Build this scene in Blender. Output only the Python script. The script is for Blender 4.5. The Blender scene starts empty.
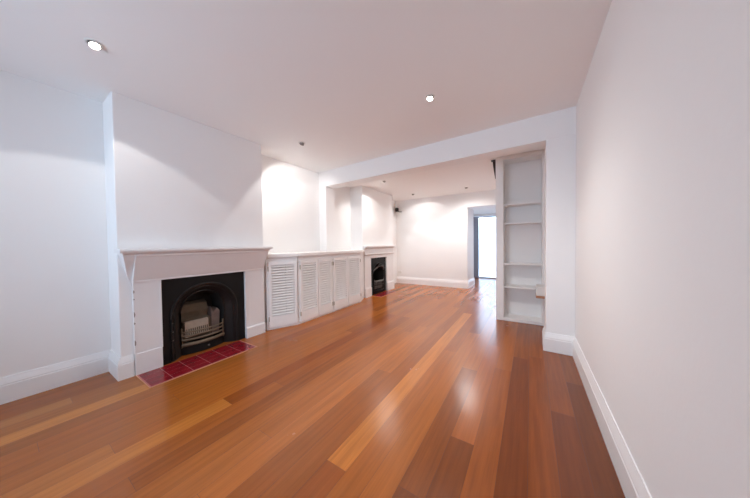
import bpy, math, random
from mathutils import Vector, Matrix
random.seed(7)
SC = bpy.context.scene
COL = SC.collection

# ------------------------------------------------------------------ materials
def new_mat(name):
    m = bpy.data.materials.new(name); m.use_nodes = True
    nt = m.node_tree
    return m, nt, nt.nodes['Principled BSDF']

def paint(name, col, rough=0.5, bump=0.0, bscale=60, var=0.02, vscale=2.0, metallic=0.0, spec=0.5, coat=0.0):
    m, nt, b = new_mat(name)
    b.inputs['Roughness'].default_value = rough
    b.inputs['Metallic'].default_value = metallic
    b.inputs['Specular IOR Level'].default_value = spec
    b.inputs['Coat Weight'].default_value = coat
    tc = nt.nodes.new('ShaderNodeTexCoord')
    n = nt.nodes.new('ShaderNodeTexNoise'); n.inputs['Scale'].default_value = vscale; n.inputs['Detail'].default_value = 4
    nt.links.new(tc.outputs['Object'], n.inputs['Vector'])
    r = nt.nodes.new('ShaderNodeMix'); r.data_type = 'RGBA'
    r.inputs[6].default_value = tuple(max(0, c*(1-var)) for c in col) + (1,)
    r.inputs[7].default_value = tuple(min(1, c*(1+var)) for c in col) + (1,)
    nt.links.new(n.outputs['Fac'], r.inputs[0])
    nt.links.new(r.outputs[2], b.inputs['Base Color'])
    if bump > 0:
        n2 = nt.nodes.new('ShaderNodeTexNoise'); n2.inputs['Scale'].default_value = bscale; n2.inputs['Detail'].default_value = 5
        nt.links.new(tc.outputs['Object'], n2.inputs['Vector'])
        bp = nt.nodes.new('ShaderNodeBump'); bp.inputs['Strength'].default_value = bump; bp.inputs['Distance'].default_value = 0.004
        nt.links.new(n2.outputs['Fac'], bp.inputs['Height'])
        nt.links.new(bp.outputs['Normal'], b.inputs['Normal'])
    return m

def emit(name, col, strength):
    m, nt, b = new_mat(name)
    b.inputs['Base Color'].default_value = (0.8, 0.8, 0.8, 1)
    b.inputs['Emission Color'].default_value = col + (1,)
    b.inputs['Emission Strength'].default_value = strength
    return m

WALL = paint('wall_paint', (0.87, 0.868, 0.862), 0.6, 0.12, 45, 0.008, 1.2, spec=0.3)
CEIL = paint('ceiling_paint', (0.90, 0.898, 0.892), 0.75, 0.06, 40, 0.006, 1.0, spec=0.2)
TRIM = paint('gloss_trim_paint', (0.85, 0.845, 0.84), 0.32, 0.05, 25, 0.012, 6)
SURR = paint('mantel_paint', (0.80, 0.785, 0.78), 0.38, 0.10, 30, 0.02, 8)
SHUT = paint('shutter_paint', (0.83, 0.82, 0.81), 0.42, 0.04, 30, 0.012, 8)
SHELF = paint('shelf_paint', (0.86, 0.85, 0.835), 0.45, 0.04, 30, 0.015, 5)
IRON = paint('black_cast_iron', (0.006, 0.0055, 0.0055), 0.5, 0.25, 90, 0.3, 12, spec=0.25)
IRONR = paint('arch_cast_iron', (0.010, 0.009, 0.0085), 0.42, 0.20, 80, 0.3, 14, spec=0.35)
SOOT = paint('sooty_iron', (0.012, 0.010, 0.009), 0.8, 0.3, 60, 0.4, 10)
BRICK = paint('firebrick', (0.125, 0.090, 0.058), 0.9, 0.6, 35, 0.35, 18)
PALEB = paint('pale_fireclay', (0.40, 0.32, 0.25), 0.85, 0.5, 45, 0.18, 22)
PINKB = paint('pinkish_fireclay', (0.17, 0.12, 0.10), 0.85, 0.7, 45, 0.3, 25)
BAR = paint('rusty_grate_bar', (0.17, 0.12, 0.075), 0.6, 0.4, 60, 0.35, 30)
GREYI = paint('worn_grey_iron', (0.17, 0.16, 0.15), 0.5, 0.3, 60, 0.3, 30, metallic=0.4)
GROUT = paint('pink_grout', (0.42, 0.13, 0.13), 0.7, 0.2, 60, 0.1, 20)
BLACK = paint('black_plastic', (0.012, 0.011, 0.011), 0.4)
DBROWN = paint('dark_brown_metal', (0.035, 0.022, 0.018), 0.45)
WHITEP = paint('white_plastic', (0.76, 0.75, 0.72), 0.35)
CHROME = paint('brushed_lamp_metal', (0.30, 0.29, 0.28), 0.35, metallic=0.8)
BRASS = paint('dull_hinge_metal', (0.36, 0.31, 0.24), 0.4, metallic=0.6)
GREYF = paint('blue_grey_door_frame', (0.32, 0.35, 0.42), 0.4)
PAVE = paint('outdoor_paving', (0.78, 0.79, 0.81), 0.85, 0.3, 20, 0.08, 3)
FENCE = paint('pale_fence', (0.66, 0.70, 0.76), 0.7, 0.1, 20, 0.06, 3)
TIMB = paint('raw_timber_edge', (0.42, 0.20, 0.11), 0.5, 0.2, 40, 0.15, 12)
LAMP = emit('lamp_glow', (1.0, 0.95, 0.88), 12.0)

def tile_mat():
    m, nt, b = new_mat('red_glazed_tile')
    b.inputs['Roughness'].default_value = 0.16
    tc = nt.nodes.new('ShaderNodeTexCoord')
    n = nt.nodes.new('ShaderNodeTexNoise'); n.inputs['Scale'].default_value = 14; n.inputs['Detail'].default_value = 5
    nt.links.new(tc.outputs['Object'], n.inputs['Vector'])
    r = nt.nodes.new('ShaderNodeValToRGB')
    r.color_ramp.elements[0].position = 0.3; r.color_ramp.elements[0].color = (0.15, 0.005, 0.010, 1)
    r.color_ramp.elements[1].position = 0.7; r.color_ramp.elements[1].color = (0.27, 0.010, 0.018, 1)
    nt.links.new(n.outputs['Fac'], r.inputs['Fac']); nt.links.new(r.outputs['Color'], b.inputs['Base Color'])
    bp = nt.nodes.new('ShaderNodeBump'); bp.inputs['Strength'].default_value = 0.15; bp.inputs['Distance'].default_value = 0.003
    nt.links.new(n.outputs['Fac'], bp.inputs['Height']); nt.links.new(bp.outputs['Normal'], b.inputs['Normal'])
    return m
TILE = tile_mat()
STRIP = paint('pale_timber_strip', (0.62, 0.30, 0.14), 0.4, 0.05, 40, 0.1, 10)
BAREW = paint('bare_worn_wood', (0.30, 0.26, 0.23), 0.7, 0.1, 40, 0.2, 30)

def glass_mat():
    m = bpy.data.materials.new('clear_glass'); m.use_nodes = True
    nt = m.node_tree; nt.nodes.clear()
    o = nt.nodes.new('ShaderNodeOutputMaterial')
    t = nt.nodes.new('ShaderNodeBsdfTransparent'); t.inputs['Color'].default_value = (0.95, 0.97, 0.97, 1)
    g = nt.nodes.new('ShaderNodeBsdfGlossy'); g.inputs['Roughness'].default_value = 0.02
    f = nt.nodes.new('ShaderNodeFresnel'); f.inputs['IOR'].default_value = 1.45
    x = nt.nodes.new('ShaderNodeMixShader')
    nt.links.new(f.outputs[0], x.inputs[0]); nt.links.new(t.outputs[0], x.inputs[1]); nt.links.new(g.outputs[0], x.inputs[2])
    nt.links.new(x.outputs[0], o.inputs['Surface'])
    return m
GLASS = glass_mat()

def floor_mat():
    m, nt, b = new_mat('polished_timber_boards')
    N, L = nt.nodes, nt.links
    att = N.new('ShaderNodeAttribute'); att.attribute_name = 'board_colour'
    tc = N.new('ShaderNodeTexCoord')
    # long grain
    mp = N.new('ShaderNodeMapping'); mp.inputs['Scale'].default_value = (22, 1.1, 1)
    off = N.new('ShaderNodeVectorMath'); off.operation = 'MULTIPLY_ADD'
    off.inputs[1].default_value = (7.0, 31.0, 11.0)
    L.new(att.outputs['Color'], off.inputs[0]); L.new(tc.outputs['Object'], off.inputs[2])
    L.new(off.outputs[0], mp.inputs['Vector'])
    n = N.new('ShaderNodeTexNoise'); n.inputs['Scale'].default_value = 1.6; n.inputs['Detail'].default_value = 7; n.inputs['Distortion'].default_value = 0.1
    L.new(mp.outputs[0], n.inputs['Vector'])
    mp2 = N.new('ShaderNodeMapping'); mp2.inputs['Scale'].default_value = (90, 2.5, 1)
    L.new(off.outputs[0], mp2.inputs['Vector'])
    n2 = N.new('ShaderNodeTexNoise'); n2.inputs['Scale'].default_value = 1.5; n2.inputs['Detail'].default_value = 4
    L.new(mp2.outputs[0], n2.inputs['Vector'])
    add = N.new('ShaderNodeMath'); add.operation = 'MULTIPLY_ADD'; add.inputs[1].default_value = 0.45
    L.new(n2.outputs['Fac'], add.inputs[0]); L.new(n.outputs['Fac'], add.inputs[2])
    mr = N.new('ShaderNodeMapRange'); mr.inputs['From Min'].default_value = 0.5; mr.inputs['From Max'].default_value = 0.98
    mr.inputs['To Min'].default_value = 0.80; mr.inputs['To Max'].default_value = 1.14
    L.new(add.outputs[0], mr.inputs['Value'])
    mul = N.new('ShaderNodeVectorMath'); mul.operation = 'SCALE'
    L.new(att.outputs['Color'], mul.inputs[0]); L.new(mr.outputs[0], mul.inputs['Scale'])
    L.new(mul.outputs[0], b.inputs['Base Color'])
    # gloss: sealed, a little worn
    n3 = N.new('ShaderNodeTexNoise'); n3.inputs['Scale'].default_value = 1.7; n3.inputs['Detail'].default_value = 5
    L.new(tc.outputs['Object'], n3.inputs['Vector'])
    mr3 = N.new('ShaderNodeMapRange'); mr3.inputs['To Min'].default_value = 0.17; mr3.inputs['To Max'].default_value = 0.32
    L.new(n3.outputs['Fac'], mr3.inputs['Value']); L.new(mr3.outputs[0], b.inputs['Roughness'])
    n4 = N.new('ShaderNodeTexNoise'); n4.inputs['Scale'].default_value = 3.2; n4.inputs['Detail'].default_value = 3
    L.new(tc.outputs['Object'], n4.inputs['Vector'])
    bp = N.new('ShaderNodeBump'); bp.inputs['Strength'].default_value = 0.10; bp.inputs['Distance'].default_value = 0.02
    L.new(n4.outputs['Fac'], bp.inputs['Height'])
    bp2 = N.new('ShaderNodeBump'); bp2.inputs['Strength'].default_value = 0.10; bp2.inputs['Distance'].default_value = 0.002
    L.new(n2.outputs['Fac'], bp2.inputs['Height']); L.new(bp.outputs['Normal'], bp2.inputs['Normal'])
    L.new(bp2.outputs['Normal'], b.inputs['Normal'])
    b.inputs['Specular IOR Level'].default_value = 0.5
    return m
FLOOR = floor_mat()
GAP = paint('board_gap', (0.03, 0.012, 0.006), 0.8)

# ------------------------------------------------------------------ mesh building
ORG = {}
class MB:
    def __init__(s): s.v = []; s.f = []
    def add(s, vs, fs):
        o = len(s.v); s.v += [Vector(v) for v in vs]; s.f += [tuple(i+o for i in f) for f in fs]; return s
    def box(s, x0, x1, y0, y1, z0, z1):
        vs = [(x, y, z) for z in (z0, z1) for y in (y0, y1) for x in (x0, x1)]
        return s.add(vs, [(0,2,3,1),(4,5,7,6),(0,1,5,4),(2,6,7,3),(0,4,6,2),(1,3,7,5)])
    def prism(s, poly, axis, a, b):
        # poly: 2D points in the other two axes (x: (y,z)  y: (x,z)  z: (x,y)), extruded from a to b
        def P(p, t):
            return {'x': (t, p[0], p[1]), 'y': (p[0], t, p[1]), 'z': (p[0], p[1], t)}[axis]
        n = len(poly)
        vs = [P(p, a) for p in poly] + [P(p, b) for p in poly]
        fs = [tuple(range(n))[::-1], tuple(range(n, 2*n))] + [(i, (i+1) % n, n+(i+1) % n, n+i) for i in range(n)]
        return s.add(vs, fs)
    def loft(s, rings, closed=True, cap=False):
        n = len(rings[0]); vs = [p for r in rings for p in r]; fs = []
        for k in range(len(rings)-1):
            for i in range(n if closed else n-1):
                j = (i+1) % n
                fs.append((k*n+i, k*n+j, (k+1)*n+j, (k+1)*n+i))
        if cap: fs += [tuple(range(n))[::-1], tuple(range((len(rings)-1)*n, len(rings)*n))]
        return s.add(vs, fs)
    def tube(s, pts, r, n=8, flat=1.0):
        rings = []
        pts = [Vector(p) for p in pts]
        for i, p in enumerate(pts):
            t = (pts[min(i+1, len(pts)-1)] - pts[max(i-1, 0)]).normalized()
            u = t.cross(Vector((0, 0, 1)))
            if u.length < 1e-3: u = t.cross(Vector((0, 1, 0)))
            u.normalize(); w = t.cross(u).normalized()
            rings.append([p + u*(r*math.cos(a)) + w*(r*flat*math.sin(a)) for a in [2*math.pi*k/n for k in range(n)]])
        return s.loft(rings, cap=True)
    def lathe(s, prof, n=24, centre=(0, 0, 0), M=None):
        rings = []
        for (r, z) in prof:
            rings.append([Vector((r*math.cos(2*math.pi*k/n), r*math.sin(2*math.pi*k/n), z)) for k in range(n)])
        if M is not None: rings = [[M @ p for p in R] for R in rings]
        rings = [[p + Vector(centre) for p in R] for R in rings]
        return s.loft(rings, cap=True)

def origin_of(parent): return ORG[parent.name] if parent else Vector((0, 0, 0))

def obj(name, mb, mat, parent=None, bevel=0.0, smooth=False, base=False, segs=2):
    lo = Vector([min(v[i] for v in mb.v) for i in range(3)]); hi = Vector([max(v[i] for v in mb.v) for i in range(3)])
    c = (lo+hi)/2
    if base: c.z = lo.z
    me = bpy.data.meshes.new(name); me.from_pydata([v-c for v in mb.v], [], mb.f)
    import bmesh
    bm = bmesh.new(); bm.from_mesh(me); bmesh.ops.recalc_face_normals(bm, faces=bm.faces); bm.to_mesh(me); bm.free()
    me.materials.append(mat)
    o = bpy.data.objects.new(name, me); COL.objects.link(o)
    o.location = c - origin_of(parent)
    if parent: o.parent = parent
    ORG[o.name] = c
    if smooth:
        for p in me.polygons: p.use_smooth = True
        try: me.set_sharp_from_angle(angle=math.radians(40))
        except Exception: pass
    if bevel > 0:
        bv = o.modifiers.new('bevel', 'BEVEL'); bv.width = bevel; bv.segments = segs; bv.limit_method = 'ANGLE'; bv.angle_limit = math.radians(35)
        bv.harden_normals = False
    return o

def tag(o, label, cat, group=None):
    o['label'] = label; o['category'] = cat
    if group: o['group'] = group
    return o
def thing(name, loc, label, cat, group=None):
    o = bpy.data.objects.new(name, None); COL.objects.link(o); o.location = loc; o.empty_display_size = 0.1
    ORG[o.name] = Vector(loc)
    return tag(o, label, cat, group)
def struct(name, mb, mat, bevel=0.0, parent=None):
    o = obj(name, mb, mat, parent, bevel)
    if parent is None: o['kind'] = 'structure'
    return o

# ------------------------------------------------------------------ dimensions (metres; camera at x=0, y=0)
XL, XR = -3.46, 0.40            # left wall (in the alcoves), right wall
YF = -1.70                      # wall behind the camera
YB = 6.65                       # far wall
HC, HB = 2.59, 2.50             # ceilings of the front and rear room
XC = -3.13                      # face of the chimney breasts
CAMH = 1.20

# ------------------------------------------------------------------ floor
def build_floor():
    W = 0.135; x_off = -0.01
    bases = [(0.40, 0.130, 0.040), (0.35, 0.105, 0.032), (0.44, 0.150, 0.050), (0.31, 0.092, 0.028), (0.38, 0.125, 0.042), (0.47, 0.165, 0.056), (0.27, 0.076, 0.024)]
    rnd = random.Random(11)
    k0 = int(math.floor((-4.0 - x_off)/W)); k1 = int(math.ceil((0.7 - x_off)/W))
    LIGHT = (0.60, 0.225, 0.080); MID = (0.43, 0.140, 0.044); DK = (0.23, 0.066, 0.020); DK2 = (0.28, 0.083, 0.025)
    # boards whose ends and tones can be read off the photograph: index -> [(y0, y1, colour)]
    special = {
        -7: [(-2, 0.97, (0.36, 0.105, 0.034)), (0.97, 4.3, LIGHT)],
        -6: [(-2, 2.7, MID), (2.7, 6.0, (0.38, 0.12, 0.04))],
        -5: [(-2, 3.4, (0.45, 0.15, 0.048)), (3.4, 6.2, (0.30, 0.09, 0.03))],
        -4: [(-2, 1.05, DK), (1.05, 2.4, DK2), (2.4, 5.2, MID)],
        -3: [(-2, 1.5, DK), (1.5, 3.1, (0.40, 0.12, 0.038)), (3.1, 7.2, (0.33, 0.10, 0.03))],
        -2: [(-2, 2.55, (0.34, 0.10, 0.03)), (2.55, 5.0, (0.38, 0.12, 0.04))],
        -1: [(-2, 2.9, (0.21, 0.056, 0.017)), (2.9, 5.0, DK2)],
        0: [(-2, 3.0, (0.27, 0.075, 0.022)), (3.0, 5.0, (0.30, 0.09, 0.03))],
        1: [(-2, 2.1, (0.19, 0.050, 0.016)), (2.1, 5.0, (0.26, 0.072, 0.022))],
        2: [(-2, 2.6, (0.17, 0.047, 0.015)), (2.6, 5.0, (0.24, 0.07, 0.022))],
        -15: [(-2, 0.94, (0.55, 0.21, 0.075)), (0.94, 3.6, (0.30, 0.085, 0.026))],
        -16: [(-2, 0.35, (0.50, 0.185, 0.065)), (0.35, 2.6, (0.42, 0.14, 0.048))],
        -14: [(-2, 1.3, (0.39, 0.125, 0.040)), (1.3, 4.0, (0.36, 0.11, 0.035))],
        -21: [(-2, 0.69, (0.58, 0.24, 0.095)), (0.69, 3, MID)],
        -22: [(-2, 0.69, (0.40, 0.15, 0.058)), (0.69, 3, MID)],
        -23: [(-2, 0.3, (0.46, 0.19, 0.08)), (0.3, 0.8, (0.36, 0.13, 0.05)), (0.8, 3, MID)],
        -20: [(-2, 1.9, (0.36, 0.125, 0.042)), (1.9, 4, (0.34, 0.10, 0.033))],
        -9: [(-2, 1.95, (0.36, 0.115, 0.038)), (1.95, 4.6, (0.46, 0.155, 0.052))],
        -10: [(-2, 0.5, (0.47, 0.165, 0.06)), (0.5, 3.3, (0.50, 0.17, 0.058)), (3.3, 6, MID)],
        -11: [(-2, 0.9, (0.45, 0.155, 0.055)), (0.9, 3.0, (0.42, 0.14, 0.045))],
    }
    vs, fs, cols = [], [], []
    gap = 0.0006
    for k in range(k0, k1):
        xa, xb = x_off + k*W + gap, x_off + (k+1)*W - gap
        segs = list(special.get(k, []))
        y = segs[-1][1] if segs else -2 - rnd.random()*2
        while y < 10:
            ln = rnd.uniform(1.4, 3.6)
            c = rnd.choice(bases); t = rnd.uniform(0.94, 1.06); c = tuple(0.45*c[q] + 0.55*(0.385, 0.128, 0.042)[q] for q in range(3))
            segs.append((y, y+ln, tuple(q*t for q in c))); y += ln
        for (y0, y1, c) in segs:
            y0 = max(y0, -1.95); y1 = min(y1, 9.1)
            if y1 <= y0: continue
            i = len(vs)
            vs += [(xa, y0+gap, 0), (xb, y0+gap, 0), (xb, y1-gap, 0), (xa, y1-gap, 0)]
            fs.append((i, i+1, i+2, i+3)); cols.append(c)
    # dark gaps and slab below
    nb = len(fs)
    i = len(vs)
    x0, x1 = x_off+k0*W, x_off+k1*W
    vs += [(x, yy, z) for z in (-0.12, -0.002) for yy in (-1.95, 9.1) for x in (x0, x1)]
    fs += [tuple(i+q for q in f) for f in [(0,2,3,1),(4,5,7,6),(0,1,5,4),(2,6,7,3),(0,4,6,2),(1,3,7,5)]]
    me = bpy.data.meshes.new('floor'); me.from_pydata(vs, [], fs)
    me.materials.append(FLOOR); me.materials.append(GAP)
    ca = me.color_attributes.new('board_colour', 'FLOAT_COLOR', 'CORNER')
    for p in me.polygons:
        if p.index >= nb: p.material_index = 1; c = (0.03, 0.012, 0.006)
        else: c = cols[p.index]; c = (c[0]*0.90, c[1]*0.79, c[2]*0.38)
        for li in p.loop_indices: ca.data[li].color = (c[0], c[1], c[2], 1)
    o = bpy.data.objects.new('floor', me); COL.objects.link(o); o['kind'] = 'structure'
build_floor()

# ------------------------------------------------------------------ walls and ceilings
T = 0.3
struct('wall_left', MB().box(XL-T, XL, YF, YB, 0, 2.75), WALL)
struct('wall_right', MB().box(XR, XR+T, YF, 4.50, 0, 2.75), WALL)
# wall behind the camera with its window
wx0, wx1, wz0, wz1 = -3.05, -0.55, 0.75, 2.30
mb = MB().box(XL-T, wx0, YF-T, YF, 0, 2.75).box(wx1, XR+T, YF-T, YF, 0, 2.75).box(wx0, wx1, YF-T, YF, 0, wz0).box(wx0, wx1, YF-T, YF, wz1, 2.75)
struct('wall_front', mb, WALL)
w = obj('window_1', MB().box(wx0, wx1, YF-0.20, YF-0.12, wz0, wz0+0.06).box(wx0, wx1, YF-0.20, YF-0.12, wz1-0.06, wz1)
        .box(wx0, wx0+0.06, YF-0.20, YF-0.12, wz0+0.06, wz1-0.06).box(wx1-0.06, wx1, YF-0.20, YF-0.12, wz0+0.06, wz1-0.06)
        .box((wx0+wx1)/2-0.03, (wx0+wx1)/2+0.03, YF-0.20, YF-0.12, wz0+0.06, wz1-0.06), TRIM, bevel=0.004)
w['kind'] = 'structure'
for a, b_ in ((wx0+0.06, (wx0+wx1)/2-0.03), ((wx0+wx1)/2+0.03, wx1-0.06)):
    obj('window_pane', MB().box(a, b_, YF-0.163, YF-0.157, wz0+0.06, wz1-0.06), GLASS, w)

# chimney breasts (with fireplace recesses)
def breast(name, y0, y1, o0, o1, oz, H):
    mb = MB().prism([(y0, 0), (o0, 0), (o0, oz), (o1, oz), (o1, 0), (y1, 0), (y1, H), (y0, H)], 'x', XL, XC)
    return struct(name, mb, WALL, bevel=0.008)
breast('wall_chimney_breast', 0.592, 2.02, 0.90, 1.72, 0.86, HC)
breast('wall_chimney_breast_rear', 4.40, 5.80, 4.685, 5.39, 0.86, HB)

# far wall with a deep reveal, opening into the hall
struct('wall_back', MB().box(XL-T, -1.38, YB, 7.50, 0, 2.75), WALL, bevel=0.004)
struct('wall_hall_lintel', MB().box(-1.38, -0.35, YB, YB+0.14, 2.13, 2.75), WALL)
struct('wall_hall_left', MB().box(-2.0, -1.70, 7.50, 9.0, 0, 2.75), WALL)
struct('wall_hall_right', MB().box(-0.35, -0.05, 4.50, 9.0, 0, 2.75), WALL)
struct('ceiling_hall', MB().box(-1.70, -0.35, YB+0.14, 9.0, 2.15, 2.30), CEIL)
struct('wall_hall_end', MB().box(-1.70, -1.64, 8.86, 9.0, 0, 2.15).box(-0.60, -0.35, 8.86, 9.0, 0, 2.15).box(-1.64, -0.60, 8.86, 9.0, 2.10, 2.15), WALL)

# beam line between the rooms, pilaster and pier (the cross wall is slightly askew)
def bm_y(x): return 3.25 + (x - 0.40) * (3.42 - 3.25) / (XL - 0.40)
BT = 0.25
poly = [(XL, bm_y(XL)), (XR, bm_y(XR)), (XR, bm_y(XR)+BT), (XL, bm_y(XL)+BT)]
struct('wall_beam', MB().prism(poly, 'z', 2.305, 2.75), WALL, bevel=0.004)
struct('wall_pilaster', MB().prism([(XL, bm_y(XL)), (-3.27, bm_y(-3.27)), (-3.27, bm_y(-3.27)+BT), (XL, bm_y(XL)+BT)], 'z', 0, 2.305), WALL, bevel=0.004)
struct('wall_pier', MB().prism([(0.148, bm_y(0.148)), (XR, bm_y(XR)), (XR, bm_y(XR)+BT), (0.148, bm_y(0.148)+BT)], 'z', 0, 2.305), WALL, bevel=0.004)
struct('wall_shelf_side', MB().box(0.20, XR, 4.20, 4.50, 0, HB), WALL)
struct('wall_behind_shelf', MB().box(-0.35, XR, 4.50, 4.60, 0, HB), WALL)
struct('ceiling', MB().prism([(XL, YF), (XR, YF), (XR, bm_y(XR)), (XL, bm_y(XL))], 'z', HC, 2.75), CEIL)
struct('ceiling_rear', MB().prism([(XL, bm_y(XL)+BT), (XR, bm_y(XR)+BT), (XR, YB), (XL, YB)], 'z', HB, 2.75), CEIL)

# ------------------------------------------------------------------ skirting boards
PROF = [(0, 0), (0.024, 0), (0.024, 0.135), (0.020, 0.142), (0.021, 0.150), (0.014, 0.172), (0.008, 0.190), (0.006, 0.200), (0, 0.200)]
def skirting(name, path, side, h=0.2, prof=PROF):
    """path: plan points along the wall, side +1/-1: which side of the travel direction it stands on"""
    P = [Vector((p[0], p[1])) for p in path]
    rings = []
    for i, p in enumerate(P):
        def nrm(a, b):
            d = (b-a).normalized(); return Vector((-d.y, d.x))*side
        ns = []
        if i > 0: ns.append(nrm(P[i-1], P[i]))
        if i < len(P)-1: ns.append(nrm(P[i], P[i+1]))
        if len(ns) == 2:
            m = (ns[0]+ns[1]); m = m / (1 + ns[0].dot(ns[1]))
        else: m = ns[0]
        rings.append([Vector((p.x+m.x*q[0], p.y+m.y*q[0], q[1]*h/0.2)) for q in prof])
    return struct(name, MB().loft(rings, cap=True), TRIM)
skirting('baseboard_left', [(XL, YF), (XL, 0.592), (XC, 0.592), (XC, 0.675)], -1)
skirting('baseboard_right', [(XR, YF), (XR, bm_y(XR)), (0.148, bm_y(0.148)), (0.148, bm_y(0.148)+BT)], 1)
skirting('baseboard_back', [(XL, YB), (-1.38, YB), (-1.38, 7.50)], -1)
skirting('baseboard_right_rear', [(XR, bm_y(XR)+BT+0.0), (XR, 4.18)], 1)

# ------------------------------------------------------------------ mantelpieces
def mantelpiece(y0, y1, o0, o1, oz, label, rear=False):
    yc = (y0+y1)/2
    m = thing('mantelpiece', (XC, yc, 0), label, 'mantelpiece')
    jx = XC + 0.030
    j0, j1 = y0, y1
    ph = 0.2 if not rear else 0.22
    # jambs with an inner bead, plinth blocks
    for (a, b_, inner) in ((j0, o0, o0), (o1, j1, o1)):
        s = 1 if inner == o0 else -1
        mb = MB().box(XC, jx, a, b_, 0.0, oz)
        jb = obj('jamb', mb, SURR, m, bevel=0.003)
        lo, hi = (inner-0.014, inner+0.002) if s == 1 else (inner-0.002, inner+0.014)
        obj('bead', MB().box(jx, jx+0.006, lo, hi, ph, oz), SURR, jb, bevel=0.002)
    if not rear:
        obj('plinth_block', MB().prism([(XC+0.0302, 0), (XC+0.05, 0), (XC+0.05, 0.128), (XC+0.038, 0.142), (XC+0.0302, 0.142)], 'y', o1-0.004, y1+0.004), SURR, m, bevel=0.002)
        obj('plinth_block', MB().prism([(XC+0.0302, 0), (XC+0.036, 0), (XC+0.036, 0.2), (XC+0.0302, 0.205)], 'y', y0, o0-0.004), SURR, m, bevel=0.002)
    else:
        for (a, b_) in ((y0-0.012, o0-0.003), (o1+0.003, y1+0.012)):
            obj('plinth_block', MB().prism([(jx, 0), (jx+0.022, 0), (jx+0.022, ph-0.03), (jx+0.006, ph), (jx, ph)], 'y', a, b_), SURR, m, bevel=0.002)
    if not rear:
        # leaning frieze panel between small end consoles
        prof = [(XC, oz), (jx+0.016, oz), (jx+0.016, oz+0.018), (jx+0.022, oz+0.03), (-2.995, 1.105), (-2.985, 1.118), (-2.985, 1.135), (XC, 1.135)]
        obj('frieze', MB().prism(prof, 'y', y0+0.0, y1), SURR, m, bevel=0.002)
        # end consoles: scrolled brackets under the shelf ends
        for (ya, yb) in ((0.600, y0), (y1, y1+0.022)):
            pts = []
            for i in range(15):
                t = i/14
                z = 1.135 - t*0.30
                x = XC + 0.135*(1-t)**1.5 + 0.012*math.sin(t*math.pi*2.2) + 0.004
                pts.append((x, z))
            poly = [(XC, 1.135)] + pts + [(XC, 0.835)]
            # narrows towards the bottom like the photo's console
            mb = MB()
            n = len(poly)
            def ysh(z, yy, flare=(ya < yc)):
                if not flare: return yy
                t = (1.135-z)/0.30
                return yy + (y0-0.600)*0.92*t if abs(yy-ya) < 1e-6 else yy
            vs = [(p[0], ysh(p[1], ya), p[1]) for p in poly] + [(p[0], yb, p[1]) for p in poly]
            mb.add(vs, [tuple(range(n))[::-1], tuple(range(n, 2*n))] + [(i, (i+1) % n, n+(i+1) % n, n+i) for i in range(n)])
            obj('console_bracket', mb, SURR, m, bevel=0.002)
        sy0, sy1, sx, st = 0.575, 2.035, -2.945, 1.185
        obj('bed_moulding', MB().prism([(XC, 1.135), (-2.985, 1.135), (-2.972, 1.140), (-2.965, 1.150), (XC, 1.150)], 'y', sy0+0.02, sy1-0.02), SURR, m, bevel=0.001)
        obj('mantel_shelf', MB().prism([(XC, 1.150), (sx-0.004, 1.150), (sx, 1.156), (sx+0.004, 1.168), (sx, 1.180), (sx-0.006, st), (XC, st)], 'y', sy0, sy1), SURR, m, bevel=0.002)
    else:
        obj('frieze', MB().box(XC, jx, y0, y1, oz, 1.13), SURR, m, bevel=0.003)
        obj('frieze_moulding', MB().prism([(jx, 0.935), (jx+0.012, 0.942), (jx+0.030, 0.962), (jx+0.030, 0.972), (jx, 0.978)], 'y', y0-0.012, y1+0.012), SURR, m, bevel=0.001)
        obj('bed_moulding', MB().prism([(jx, 1.09), (jx+0.012, 1.105), (jx+0.035, 1.13), (jx, 1.13)], 'y', y0-0.008, y1+0.008), SURR, m, bevel=0.001)
        obj('mantel_shelf', MB().box(XC, XC+0.105, y0-0.03, min(y1+0.03, 5.80), 1.13, 1.165), SURR, m, bevel=0.005)
    if not rear:
        for z, hh in ((0.80, 0.030), (0.72, 0.012), (0.60, 0.055), (0.50, 0.022), (0.335, 0.05), (0.30, 0.02)):
            y = y0 + 0.0006
            cz = MB().prism([(y, z), (y+0.006, z-hh*0.2), (y+0.011, z-hh*0.55), (y+0.004, z-hh), (y, z-hh*0.9)], 'x', jx+0.0001, jx+0.0010)
            obj('worn_paint_patch', cz, BAREW, m)
    return m
M1 = mantelpiece(0.682, 1.985, 0.885, 1.732, 0.872, 'long white painted timber mantelpiece with console bracket ends, nearest fireplace')
M2 = mantelpiece(4.430, 5.765, 4.672, 5.400, 0.872, 'small white painted mantelpiece at the far end past the shutters', rear=True)

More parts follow.
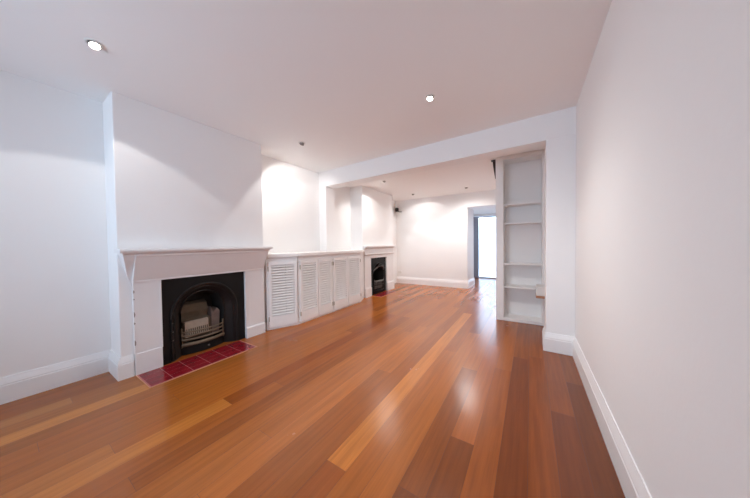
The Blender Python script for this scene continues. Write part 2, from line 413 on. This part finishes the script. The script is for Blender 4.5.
# ------------------------------------------------------------------ cast iron inserts
def arch(cy, r, spring, zb, x, n=24):
    pts = [Vector((x, cy-r, zb))]
    for i in range(n+1):
        a = math.pi - math.pi*i/n
        pts.append(Vector((x, cy+r*math.cos(a), spring+r*math.sin(a))))
    pts.append(Vector((x, cy+r, zb)))
    return pts
def plate_with_arch(x, y0, y1, z0, z1, cy, r, spring, th):
    """flat plate with an arched hole open at the bottom"""
    mb = MB()
    A = arch(cy, r, spring, z0, x)
    # project each arch point outwards to the rectangle border
    outer = []
    N = len(A)
    for i, p in enumerate(A):
        if i == 0: outer.append(Vector((x, y0, z0))); continue
        if i == N-1: outer.append(Vector((x, y1, z0))); continue
        d = Vector((p.y-cy, p.z-spring)); d.normalize()
        ts = []
        if d.x < -1e-6: ts.append((y0-cy)/d.x)
        if d.x > 1e-6: ts.append((y1-cy)/d.x)
        if d.y > 1e-6: ts.append((z1-spring)/d.y)
        t = min(ts); outer.append(Vector((x, cy+d.x*t, spring+d.y*t)))
    # insert exact corners
    def face(i):
        return [outer[i], outer[i+1]]
    for xx in (x, x-th):
        for i in range(N-1):
            a, b_, c, d = A[i], A[i+1], outer[i+1], outer[i]
            poly = [a, b_, c]
            if abs(c.y-d.y) > 1e-6 and abs(c.z-d.z) > 1e-6 and i not in (0, N-2):
                poly.append(Vector((x, y0 if d.y < cy else y1, z1)))
            poly.append(d)
            poly = [Vector((xx, q.y, q.z)) for q in poly]
            mb.add(poly, [tuple(range(len(poly)))])
    mb.loft([[Vector((x-th, q.y, q.z)) for q in A], A], closed=False)
    return mb

# --- near insert
def near_insert():
    cy = 1.295
    root = thing('fireplace_insert', (XC, cy, 0), 'black cast iron arched fireplace insert with grate inside the long white mantelpiece', 'fireplace')
    X0 = XC + 0.004
    obj('face_plate', plate_with_arch(X0, 0.887, 1.730, 0.0, 0.868, cy, 0.335, 0.445, 0.012), IRON, root)
    # raised bead round the arch
    R = arch(cy, 0.335, 0.445, 0.02, X0+0.004, 40)
    obj('arch_bead', MB().tube(R, 0.011, 8), IRONR, root, smooth=True)
    R = arch(cy, 0.30, 0.445, 0.02, X0-0.022, 40)
    obj('arch_bead', MB().tube(R, 0.006, 8), IRONR, root, smooth=True)
    # splayed iron surround running back to the fire opening
    rings = []
    for (r, sp, dx) in ((0.330, 0.445, -0.006), (0.305, 0.445, -0.020), (0.285, 0.445, -0.030), (0.235, 0.46, -0.085), (0.222, 0.465, -0.088), (0.218, 0.465, -0.105)):
        rings.append(arch(cy, r, sp, 0.0, X0+dx, 40))
    obj('splayed_arch', MB().loft(rings, closed=False), IRONR, root, smooth=True)
    R = arch(cy, 0.222, 0.465, 0.10, X0-0.083, 40)
    obj('inner_bead', MB().tube(R, 0.008, 8), IRONR, root, smooth=True)
    # studs down the left of the surround
    for z in (0.40, 0.31, 0.22):
        obj('stud', MB().lathe([(0.001, 0.0), (0.007, 0.0), (0.006, 0.006), (0.001, 0.008)], 10, (X0-0.008, cy-0.315, z), Matrix.Rotation(math.radians(90), 4, 'Y')), GREYI, root, smooth=True)
    # firebox
    xb = -3.445
    fb = MB()
    pl, pr = cy-0.222, cy+0.222
    fb.loft([arch(cy, 0.222, 0.465, 0.0, X0-0.100, 24), arch(cy, 0.20, 0.45, 0.0, xb, 24)], closed=False)
    bk = arch(cy, 0.20, 0.45, 0.0, xb, 24)
    fb.add(bk, [tuple(range(len(bk)))])
    obj('firebox', fb, SOOT, root)
    # leaning firebrick back
    prof = [(-3.43, 0.12), (-3.385, 0.12), (-3.345, 0.34), (-3.33, 0.44), (-3.36, 0.52), (-3.43, 0.55)]
    obj('firebrick_back', MB().prism(prof, 'y', cy-0.185, cy+0.10), BRICK, root, bevel=0.006)
    # fireclay cheek on the right
    obj('firebrick_cheek', MB().prism([(cy+0.10, 0.14), (cy+0.19, 0.14), (cy+0.200, 0.40), (cy+0.17, 0.445), (cy+0.125, 0.40), (cy+0.105, 0.47)], 'x', -3.38, -3.26), PINKB, root, bevel=0.006)
    obj('firebrick_ledge', MB().prism([(-3.40, 0.12), (-3.27, 0.12), (-3.27, 0.335), (-3.285, 0.35), (-3.40, 0.375)], 'y', cy-0.185, cy+0.10), BRICK, root, bevel=0.006)
    # pale slotted fireclay block standing behind the bars
    bl = MB().prism([(-3.262, 0.18), (-3.225, 0.18), (-3.232, 0.352), (-3.262, 0.355)], 'y', cy-0.178, cy+0.058)
    blk = obj('fireclay_plate', bl, PALEB, root, bevel=0.004)
    sl = MB()
    for i in range(11):
        y = cy-0.165 + i*0.0205
        sl.box(-3.233, -3.224, y, y+0.0075, 0.195, 0.275)
    obj('slots', sl, BRICK, blk)
    # bowed grate bars
    gr = obj('grate', MB().box(X0-0.10, X0-0.085, pl, pl+0.018, 0.085, 0.30).box(X0-0.10, X0-0.085, pr-0.018, pr, 0.085, 0.30).box(X0-0.10, X0-0.085, pl+0.018, pr-0.018, 0.085, 0.10), BAR, root, bevel=0.003)
    for z, r, bow, mat in ((0.115, 0.019, 0.060, BAR), (0.168, 0.010, 0.065, BAR), (0.212, 0.010, 0.062, BAR), (0.252, 0.009, 0.058, BAR)):
        pts = []
        for i in range(21):
            t = i/20; y = pl + 0.008 + (pr-pl-0.016)*t
            pts.append((X0-0.092+bow*math.sin(math.pi*t)**0.75, y, z))
        obj('grate_bar', MB().tube(pts, r, 8), mat, gr, smooth=True)
    # ash pit cover under the bars
    pts = []
    for i in range(13):
        t = i/12; y = pl + (pr-pl)*t
        pts.append((X0-0.092+0.055*math.sin(math.pi*t)**0.75, y))
    ac = MB().loft([[Vector((p[0], p[1], 0.005)) for p in pts], [Vector((p[0]-0.004, p[1], 0.094)) for p in pts]], closed=False)
    a = obj('ash_cover', ac, IRON, root, smooth=True)
    obj('knob', MB().lathe([(0.001, 0), (0.005, 0), (0.005, 0.012), (0.011, 0.016), (0.010, 0.026), (0.001, 0.03)], 12, (X0-0.036, cy+0.02, 0.055), Matrix.Rotation(math.radians(90), 4, 'Y')), GREYI, a, smooth=True)
near_insert()

# --- far insert
def far_insert():
    cy = 5.036
    root = thing('fireplace_insert', (XC, cy, 0), 'narrow black cast iron insert with canopy hood and fire basket in the far mantelpiece', 'fireplace')
    X0 = XC + 0.004
    obj('face_plate', plate_with_arch(X0, 4.674, 5.398, 0.0, 0.868, cy, 0.23, 0.50, 0.012), IRON, root)
    obj('arch_bead', MB().tube(arch(cy, 0.235, 0.50, 0.02, X0+0.003, 30), 0.010, 8), IRONR, root, smooth=True)
    fb = MB().loft([arch(cy, 0.230, 0.50, 0.0, X0-0.006, 24), arch(cy, 0.19, 0.48, 0.0, -3.44, 24)], closed=False)
    bk = arch(cy, 0.19, 0.48, 0.0, -3.44, 24); fb.add(bk, [tuple(range(len(bk)))])
    obj('firebox', fb, SOOT, root)
    # projecting canopy hood
    rings = []
    for (r, dz, dx) in ((0.225, 0.0, 0.0), (0.20, 0.035, 0.03), (0.15, 0.075, 0.045), (0.06, 0.12, 0.03)):
        ring = []
        for i in range(17):
            a = math.pi*i/16
            ring.append(Vector((X0+0.005+dx*0.6+ (0.06+dx)*math.sin(a)*(r/0.225), cy+r*math.cos(a), 0.560+dz*0.5+0.11*math.sin(a))))
        rings.append(ring)
    hood = obj('canopy_hood', MB().loft(rings, closed=False), IRONR, root, smooth=True)
    sd = hood.modifiers.new('thick', 'SOLIDIFY'); sd.thickness = 0.008
    rim = [(X0+0.008+0.062*math.sin(math.pi*i/16), cy+0.226*math.cos(math.pi*i/16), 0.558+0.11*math.sin(math.pi*i/16)) for i in range(17)]
    obj('hood_rim', MB().tube(rim, 0.013, 8), GREYI, hood, smooth=True)
    # fire basket
    bs = obj('fire_basket', MB().box(X0+0.001, X0+0.02, cy-0.23, cy-0.20, 0.06, 0.36).box(X0+0.001, X0+0.02, cy+0.20, cy+0.23, 0.06, 0.36).box(X0+0.001, X0+0.016, cy-0.20, cy+0.20, 0.081, 0.095), IRONR, root, bevel=0.003)
    for z, r in ((0.315, 0.014), (0.22, 0.009), (0.10, 0.012)):
        pts = [(X0+0.012+0.075*math.sin(math.pi*i/18)**0.8, cy-0.215+0.43*i/18, z) for i in range(19)]
        obj('basket_rail', MB().tube(pts, r, 8), GREYI if z > 0.3 else IRONR, bs, smooth=True)
    for i in range(1, 12):
        t = i/12; x = X0+0.012+0.075*math.sin(math.pi*t)**0.8; y = cy-0.215+0.43*t
        obj('basket_bar', MB().tube([(x, y, 0.10), (x+0.006, y, 0.17), (x+0.004, y, 0.25), (x, y, 0.305)], 0.006, 6), IRONR, bs, smooth=True)
    coals = MB()
    rr = random.Random(3)
    for i in range(16):
        c = Vector((X0-0.04+rr.uniform(-0.05, 0.06), cy+rr.uniform(-0.16, 0.16), 0.275+rr.uniform(-0.01, 0.02)))
        s = rr.uniform(0.022, 0.036)
        coals.lathe([(0.2*s, -s*0.8), (0.8*s, -s*0.5), (s, 0), (0.75*s, s*0.5), (0.2*s, s*0.75)], 7, c)
    cl = obj('coals', coals.box(X0-0.10, X0+0.005, cy-0.18, cy+0.18, 0.12, 0.27), GREYI, root); cl['kind'] = 'stuff'
    obj('ash_cover', MB().box(X0+0.001, X0+0.010, cy-0.20, cy+0.20, 0.0, 0.08), IRON, root, bevel=0.002)
far_insert()

# ------------------------------------------------------------------ hearths
def hearth(x0, x1, y0, y1, pitch, label):
    root = thing('hearth', ((x0+x1)/2, (y0+y1)/2, 0), label, 'hearth')
    obj('border', MB().box(x0, x1, y0, y1, 0.0005, 0.0040), GROUT, root)
    obj('edge_strip', MB().prism([(x0, y0-0.006), (x1+0.007, y0-0.006), (x1+0.007, y1+0.006), (x0, y1+0.006), (x0, y1+0.0002), (x1+0.0002, y1+0.0002), (x1+0.0002, y0-0.0002), (x0, y0-0.0002)], 'z', 0.0003, 0.0045), STRIP, root)
    t = MB(); g = 0.0042; n = round((y1-y0-0.016)/pitch); rows = 4
    pw = (y1-y0-0.016)/n; rw = (x1-x0-0.012)/rows
    for i in range(n):
        for j in range(rows):
            ya = y0+0.008+i*pw; xa = x0+j*rw
            jg = 0.0014
            t.box(xa+jg, xa+rw-jg, ya+g/2, ya+pw-g/2, 0.0040, 0.0048)
    obj('tiles', t, TILE, root, bevel=0.0003, segs=1)
hearth(-3.092, -2.725, 0.687, 1.642, 0.1565, 'strip of glazed red tiles set in the floor before the near fireplace')
hearth(-3.074, -2.830, 4.680, 5.392, 0.156, 'strip of red tiles on the floor before the far small fireplace')

# ------------------------------------------------------------------ louvred cupboards
def louvre_door(pa, pb, z0, z1, parent, lz0=0.19, lz1=0.915, hinge_side=0, panel=False):
    """door leaf whose outer face runs from pa to pb in plan (seen from the room, left to right)"""
    pa, pb = Vector((pa[0], pa[1], 0)), Vector((pb[0], pb[1], 0))
    u = (pb-pa); W = u.length; u.normalize()
    nrm = Vector((u.y, -u.x, 0))            # towards the room (+x)
    def L(a, d, z): return pa + u*a + nrm*d + Vector((0, 0, z))
    def lbox(mb, a0, a1, d0, d1, zz0, zz1):
        vs = [L(a, d, z) for z in (zz0, zz1) for d in (d0, d1) for a in (a0, a1)]
        mb.add(vs, [(0,2,3,1),(4,5,7,6),(0,1,5,4),(2,6,7,3),(0,4,6,2),(1,3,7,5)])
    sw = 0.040; th = 0.022
    mb = MB()
    lbox(mb, 0, sw, 0, th, z0, z1); lbox(mb, W-sw, W, 0, th, z0, z1)
    lbox(mb, sw, W-sw, 0, th, z0, lz0); lbox(mb, sw, W-sw, 0, th, lz1, z1)
    d = obj('door', mb, SHUT, parent, bevel=0.002)
    sl = MB(); pitch = 0.038; n = int((lz1-lz0)/pitch); pitch = (lz1-lz0)/n
    for i in range(n):
        zc = lz0 + (i+0.5)*pitch
        prof = [(0.001, zc+0.010), (0.005, zc+0.014), (0.0205, zc-0.006), (0.0165, zc-0.011)]
        a0, a1 = sw-0.002, W-sw+0.002
        vs = [L(a0, q[0], q[1]) for q in prof] + [L(a1, q[0], q[1]) for q in prof]
        sl.add(vs, [(3,2,1,0), (4,5,6,7), (0,1,5,4), (1,2,6,5), (2,3,7,6), (3,0,4,7)])
    obj('louvre_slats', sl, SHUT, d)
    a = -0.008 if hinge_side == 0 else W+0.002
    for z in (0.155, 0.865):
        hb = MB(); lbox(hb, a, a+0.010, th-0.006, th+0.004, z-0.032, z+0.032)
        obj('hinge', hb, BRASS, d, bevel=0.001)
    return d
XBK = -3.25
P0, P1, P2, P3 = (-3.125, 2.045), (-2.948, 2.450), (-2.968, 4.075), (-3.115, 4.395)
def lerp(a, b, t): return (a[0]+(b[0]-a[0])*t, a[1]+(b[1]-a[1])*t)
def front(y): return lerp(P1, P2, (y-P1[1])/(P2[1]-P1[1]))
GRP = 'louvred cupboards under the long white counter'
def cupboard(poly, doors, label, posts):
    cx = sum(p[0] for p in poly)/len(poly); cyy = sum(p[1] for p in poly)/len(poly)
    root = thing('louvred_cupboard', (cx, cyy, 0), label, 'cupboard', GRP)
    obj('top_rail', MB().prism(poly, 'z', 0.945, 1.028), SHUT, root, bevel=0.002)
    obj('base', MB().prism(poly, 'z', 0.0, 0.09), SHUT, root, bevel=0.002)
    ys = [p[1] for p in poly]
    obj('back_panel', MB().box(XBK, XBK+0.012, min(ys)+0.001, max(ys)-0.001, 0.0905, 0.9445), SHUT, root)
    for (a, b_) in posts:
        d = Vector((b_[0]-a[0], b_[1]-a[1])).normalized(); nn = Vector((-d.y, d.x))*0.03
        q = [a, b_, (b_[0]+nn.x, b_[1]+nn.y), (a[0]+nn.x, a[1]+nn.y)]
        obj('upright', MB().prism(q, 'z', 0.0905, 0.9445), SHUT, root, bevel=0.001)
    for (a, b_, hs) in doors: louvre_door(a, b_, 0.035, 0.962, root, hinge_side=hs)
    return root
ab = lerp(P0, P1, 0.06); ac_ = lerp(P0, P1, 0.955)
cupboard([P0, P1, (XBK, 2.440), (XBK, 2.045)], [(ab, ac_, 0)], 'single-door white louvred cupboard set at an angle beside the near mantelpiece',
         [(P0, ab), (lerp(P0, P1, 0.915), lerp(P0, P1, 0.975))])
cupboard([(P1[0], 2.458), front(3.205), (XBK, 3.205), (XBK, 2.458)], [(front(2.482), front(2.845), 0), (front(2.862), front(3.185), 1)],
         'two-door white louvred cupboard in the middle of the row under the counter',
         [((P1[0], 2.458), front(2.485)), (front(2.835), front(2.872)), (front(3.182), front(3.205))])
cupboard([front(3.208), P2, P3, (XBK, 4.395), (XBK, 3.208)], [(front(3.232), front(3.625), 0), (front(3.645), front(4.045), 1)],
         'two-door white louvred cupboard at the far end beside the small mantelpiece',
         [(front(3.208), front(3.235)), (front(3.615), front(3.655)), (front(4.035), P2), (P2, P3)])
top = [(-3.085, 2.045), (-2.912, 2.445), (-2.932, 4.085), (-3.080, 4.395), (XL+0.002, 4.395), (XL+0.002, 3.675), (-3.255, 3.675), (-3.255, 3.400), (XL+0.002, 3.400), (XL+0.002, 2.045)]
wt = thing('countertop', (-3.2, 3.2, 1.03), 'long narrow white painted countertop running over the louvred cupboards', 'countertop')
obj('top_board', MB().prism(top, 'z', 1.030, 1.078), SHELF, wt, bevel=0.004)

# ------------------------------------------------------------------ built-in shelves
def bookcase():
    x0, x1, y0, y1, H = -0.447, 0.198, 4.185, 4.485, 2.498
    root = thing('built_in_bookcase', ((x0+x1)/2, (y0+y1)/2, 0), 'tall white built-in bookcase with empty shelves behind the right-hand pier', 'bookcase')
    obj('side_panel', MB().box(x0, x0+0.105, y0, y1, 0, H), SHELF, root, bevel=0.004)
    obj('side_panel', MB().box(x1-0.050, x1, y0, y1, 0, H), SHELF, root, bevel=0.004)
    xa, xb = x0+0.106, x1-0.051
    obj('back_panel', MB().box(xa, xb, y1-0.02, y1, 0.04, H), SHELF, root)
    obj('base_board', MB().box(xa, xb, y0+0.006, y1-0.021, 0.0, 0.045), SHELF, root, bevel=0.003)
    obj('top_board', MB().box(xa, xb, y0+0.002, y1-0.021, H-0.05, H), SHELF, root, bevel=0.003)
    for z in (0.525, 0.880, 1.497, 1.782):
        s = obj('shelf', MB().box(xa, xb, y0+0.022, y1-0.021, z-0.022, z), SHELF, root, bevel=0.003)
        for (a, b_) in ((xa+0.001, xa+0.014), (xb-0.014, xb-0.001)):
            obj('shelf_batten', MB().box(a, b_, y0+0.04, y1-0.03, z-0.044, z-0.0225), SHELF, s, bevel=0.001)
bookcase()
lg = thing('wall_ledge', (XR, 4.02, 0.45), 'short cream wall ledge with bare timber underside beside the lower shelves', 'ledge')
obj('ledge_box', MB().box(0.072, XR-0.002, 3.90, 4.14, 0.478, 0.600), WHITEP, lg, bevel=0.004)
obj('timber_base', MB().box(0.068, XR-0.002, 3.895, 4.145, 0.445, 0.477), TIMB, lg, bevel=0.003)
bk = thing('bookcase_bracket', (-0.448, 4.22, 2.2), 'slim dark brown metal bracket on the outer side of the bookcase top', 'bracket')  # fixed to the bookcase's side panel, no wall behind it
obj('bracket_arm', MB().prism([(-0.4485, 2.19), (-0.456, 2.19), (-0.486, 2.40), (-0.490, 2.462), (-0.4485, 2.462)], 'y', 4.205, 4.235), DBROWN, bk, bevel=0.001)
obj('fixing_plate', MB().box(-0.512, -0.4485, 4.195, 4.245, 2.464, 2.480), DBROWN, bk, bevel=0.001)

# ------------------------------------------------------------------ far wall fittings
sp = thing('wall_speaker', (-3.38, YB, 2.21), 'small black speaker on a bracket high in the far left corner', 'speaker')
obj('cabinet', MB().prism([(-3.425, YB-0.135), (-3.345, YB-0.150), (-3.335, YB-0.065), (-3.415, YB-0.050)], 'z', 2.165, 2.275), BLACK, sp, bevel=0.008)
obj('mounting_arm', MB().tube([(-3.37, YB-0.09, 2.175), (-3.31, YB-0.05, 2.160), (-3.27, YB-0.004, 2.160)], 0.010, 8), BLACK, sp, smooth=True)
op = thing('power_outlet', (-3.345, YB, 0.335), 'small white power outlet low on the far wall beside the small fireplace', 'outlet')
obj('face_plate', MB().box(-3.402, -3.288, YB-0.009, YB-0.0005, 0.30, 0.372), WHITEP, op, bevel=0.003)
for a in (-3.385, -3.325): obj('switch', MB().box(a, a+0.02, YB-0.013, YB-0.0095, 0.345, 0.360), WHITEP, op)

# ------------------------------------------------------------------ glazed door at the end of the hall, yard outside
dr = obj('door_1', MB().box(-1.638, -1.475, 8.88, 8.95, 0.0, 2.09).box(-0.70, -0.602, 8.88, 8.95, 0.0, 2.09).box(-1.475, -0.70, 8.88, 8.95, 2.045, 2.09)
         .box(-1.475, -0.70, 8.88, 8.95, 0.0, 0.035), GREYF, bevel=0.003)
dr['kind'] = 'structure'
obj('door_pane', MB().box(-1.474, -0.701, 8.912, 8.918, 0.036, 2.044), GLASS, dr)
struct('ground', MB().box(-5.0, 3.0, 9.11, 13.0, -0.15, -0.03), PAVE)
fc = thing('garden_fence', (-1.2, 11.6, 0), 'pale fence standing outside beyond the glazed hall door', 'fence')
obj('fence_panel', MB().box(-4.2, 2.2, 11.6, 11.64, -0.03, 1.12), FENCE, fc)
obj('top_rail', MB().box(-4.2, 2.2, 11.57, 11.67, 1.12, 1.17), FENCE, fc, bevel=0.004)
struct('wall_garden', MB().box(-5.0, 3.0, 13.0, 13.2, -0.15, 2.4), PAVE)
struct('wall_yard_left', MB().box(-4.5, -4.3, 9.0, 13.0, -0.15, 1.8), PAVE)

# ------------------------------------------------------------------ recessed downlights
def downlight(x, y, H, label, tilt, hot, wide, axis, tint=(0.98, 0.965, 0.945), lamp_on=True, wide_deg=106, hot_deg=58, wax=None, wbl=0.10, broad=0, hbl=0.35):
    root = thing('downlight', (x, y, H), label, 'ceiling light', 'recessed ceiling downlights')
    ring = MB().lathe([(0.034, -0.0005), (0.046, -0.0005), (0.0465, -0.003), (0.043, -0.006), (0.036, -0.007), (0.034, -0.004)], 28, (x, y, H))
    # open ring: drop the caps
    ring.f = ring.f[:-2]
    n = 28; ring.f += [(5*n+i, 5*n+(i+1) % n, (i+1) % n, i) for i in range(n)]
    obj('trim_ring', ring, WHITEP, root, smooth=True)
    ax = Vector(tilt).normalized()
    q = Vector((0, 0, -1)).rotation_difference(ax).to_matrix().to_4x4()
    c = Vector((x, y, H-0.006))
    body = MB().lathe([(0.024, 0.020), (0.030, 0.004), (0.031, -0.014), (0.028, -0.015), (0.027, -0.010)], 24, c, q)
    hs = obj('lamp_housing', body, CHROME, root, smooth=True)
    obj('lamp_lens', MB().lathe([(0.001, -0.0112), (0.0265, -0.0112), (0.0262, -0.0125), (0.001, -0.0145)], 24, c, q), LAMP, hs, smooth=True)
    for nm, e, deg, bl, a_ in (('hot', hot, hot_deg, hbl, axis), ('wide', wide, wide_deg, wbl, wax or axis), ('broad', broad, 168, 1.0, (0, 0, -1))):
        if e <= 0: continue
        ld = bpy.data.lights.new('spot', 'SPOT'); ld.energy = e; ld.color = tint
        ld.spot_size = math.radians(deg); ld.spot_blend = bl; ld.shadow_soft_size = 0.030
        lo = bpy.data.objects.new('spot', ld); COL.objects.link(lo)
        lo.parent = root
        A = Vector(a_).normalized()
        lo.location = A*0.034 + Vector((0, 0, -0.008))
        lo.rotation_euler = Vector((0, 0, -1)).rotation_difference(A).to_euler()
    return root
W0 = 1.0
downlight(-2.50, 0.40, HC, 'bright oval downlight nearest the left side of the ceiling', (0.35, 0.1, -1), 0, 7*W0, (-0.10, 0.0, -0.99), wide_deg=112, tint=(0.98, 0.965, 0.95))
downlight(-2.62, 2.29, HC, 'dark-centred downlight in front of the alcove beside the chimney breast', (-0.8, 0.3, -0.7), 15*W0, 8*W0, (-0.60, 0.45, -0.66), hot_deg=96, wide_deg=106, wax=(-0.33, 0.31, -0.89))
downlight(-0.80, 2.26, HC, 'bright downlight in the middle of the front ceiling', (0, -0.25, -1), 0, 40*W0, (0.0, 0.0, -1), wide_deg=130, wbl=1.0, broad=17)
downlight(-2.54, 4.37, HB, 'faint downlight in the rear ceiling just behind the beam', (-0.5, 0.3, -0.8), 0, 6*W0, (-0.35, 0.2, -0.9), broad=20)
downlight(-2.59, 5.95, HB, 'downlight washing the far wall beside the black speaker', (-0.1, 0.6, -0.8), 11*W0, 6*W0, (0.06, 0.33, -0.945), wide_deg=118, hot_deg=60, wax=(0.05, 0.42, -0.9), hbl=0.15, broad=8)
downlight(-1.26, 6.00, HB, 'small bright downlight in the rear ceiling nearest the hall opening', (0.05, 0.35, -1), 0, 18*W0, (-0.10, 0.0, -0.99), wide_deg=130, wbl=0.8, broad=30)
# ------------------------------------------------------------------ daylight
wd = bpy.data.worlds.new('sky'); SC.world = wd; wd.use_nodes = True
bg = wd.node_tree.nodes['Background']
bg.inputs['Color'].default_value = (0.62, 0.78, 1.0, 1); bg.inputs['Strength'].default_value = 3.9
def portal(loc, sx, sy, rot):
    ld = bpy.data.lights.new('sky_portal', 'AREA'); ld.shape = 'RECTANGLE'; ld.size = sx; ld.size_y = sy; ld.cycles.is_portal = True
    o = bpy.data.objects.new('sky_portal', ld); COL.objects.link(o); o.location = loc; o.rotation_euler = rot
portal(((wx0+wx1)/2, YF-0.25, (wz0+wz1)/2), wx1-wx0, wz1-wz0, (math.radians(90), 0, 0))
portal((-1.12, 9.05, 1.05), 1.04, 2.1, (math.radians(-90), 0, 0))

# ------------------------------------------------------------------ camera
R = ((8.43089198e-01, -2.78186214e-05, -5.37773747e-01),
     (5.37614649e-01, -2.42793712e-02, 8.42841030e-01),
     (-1.30802551e-02, -9.99705212e-01, -2.04547199e-02))
# columns: image right, image down, view direction
Mx = Matrix(((R[0][0], -R[0][1], 0, 0), (R[1][0], -R[1][1], 0, 0), (R[2][0], -R[2][1], 0, 0), (0, 0, 0, 1)))
right = Vector((R[0][0], R[1][0], R[2][0])); up = -Vector((R[0][1], R[1][1], R[2][1])); back = right.cross(up)
# (the calibration above is written in the photograph's own axes)
fwd = Vector((R[0][2], R[1][2], R[2][2]))
if back.dot(fwd) > 0: back = -back
rot = Matrix((right, up, back)).transposed()
cam = bpy.data.cameras.new('camera'); co = bpy.data.objects.new('camera', cam); COL.objects.link(co)
cam.sensor_fit = 'HORIZONTAL'; cam.sensor_width = 36; cam.lens = 243/750*36; cam.clip_start = 0.02
co.matrix_world = Matrix.Translation((0, 0, CAMH)) @ rot.to_4x4()
SC.camera = co

vs_ = SC.view_settings
vs_.view_transform = 'Standard'; vs_.look = 'None'; vs_.gamma = 1.0; vs_.use_curve_mapping = False
vs_.exposure = 1.10
SC.cycles.max_bounces = 14; SC.cycles.diffuse_bounces = 10
SC.cycles.sample_clamp_indirect = 6.0
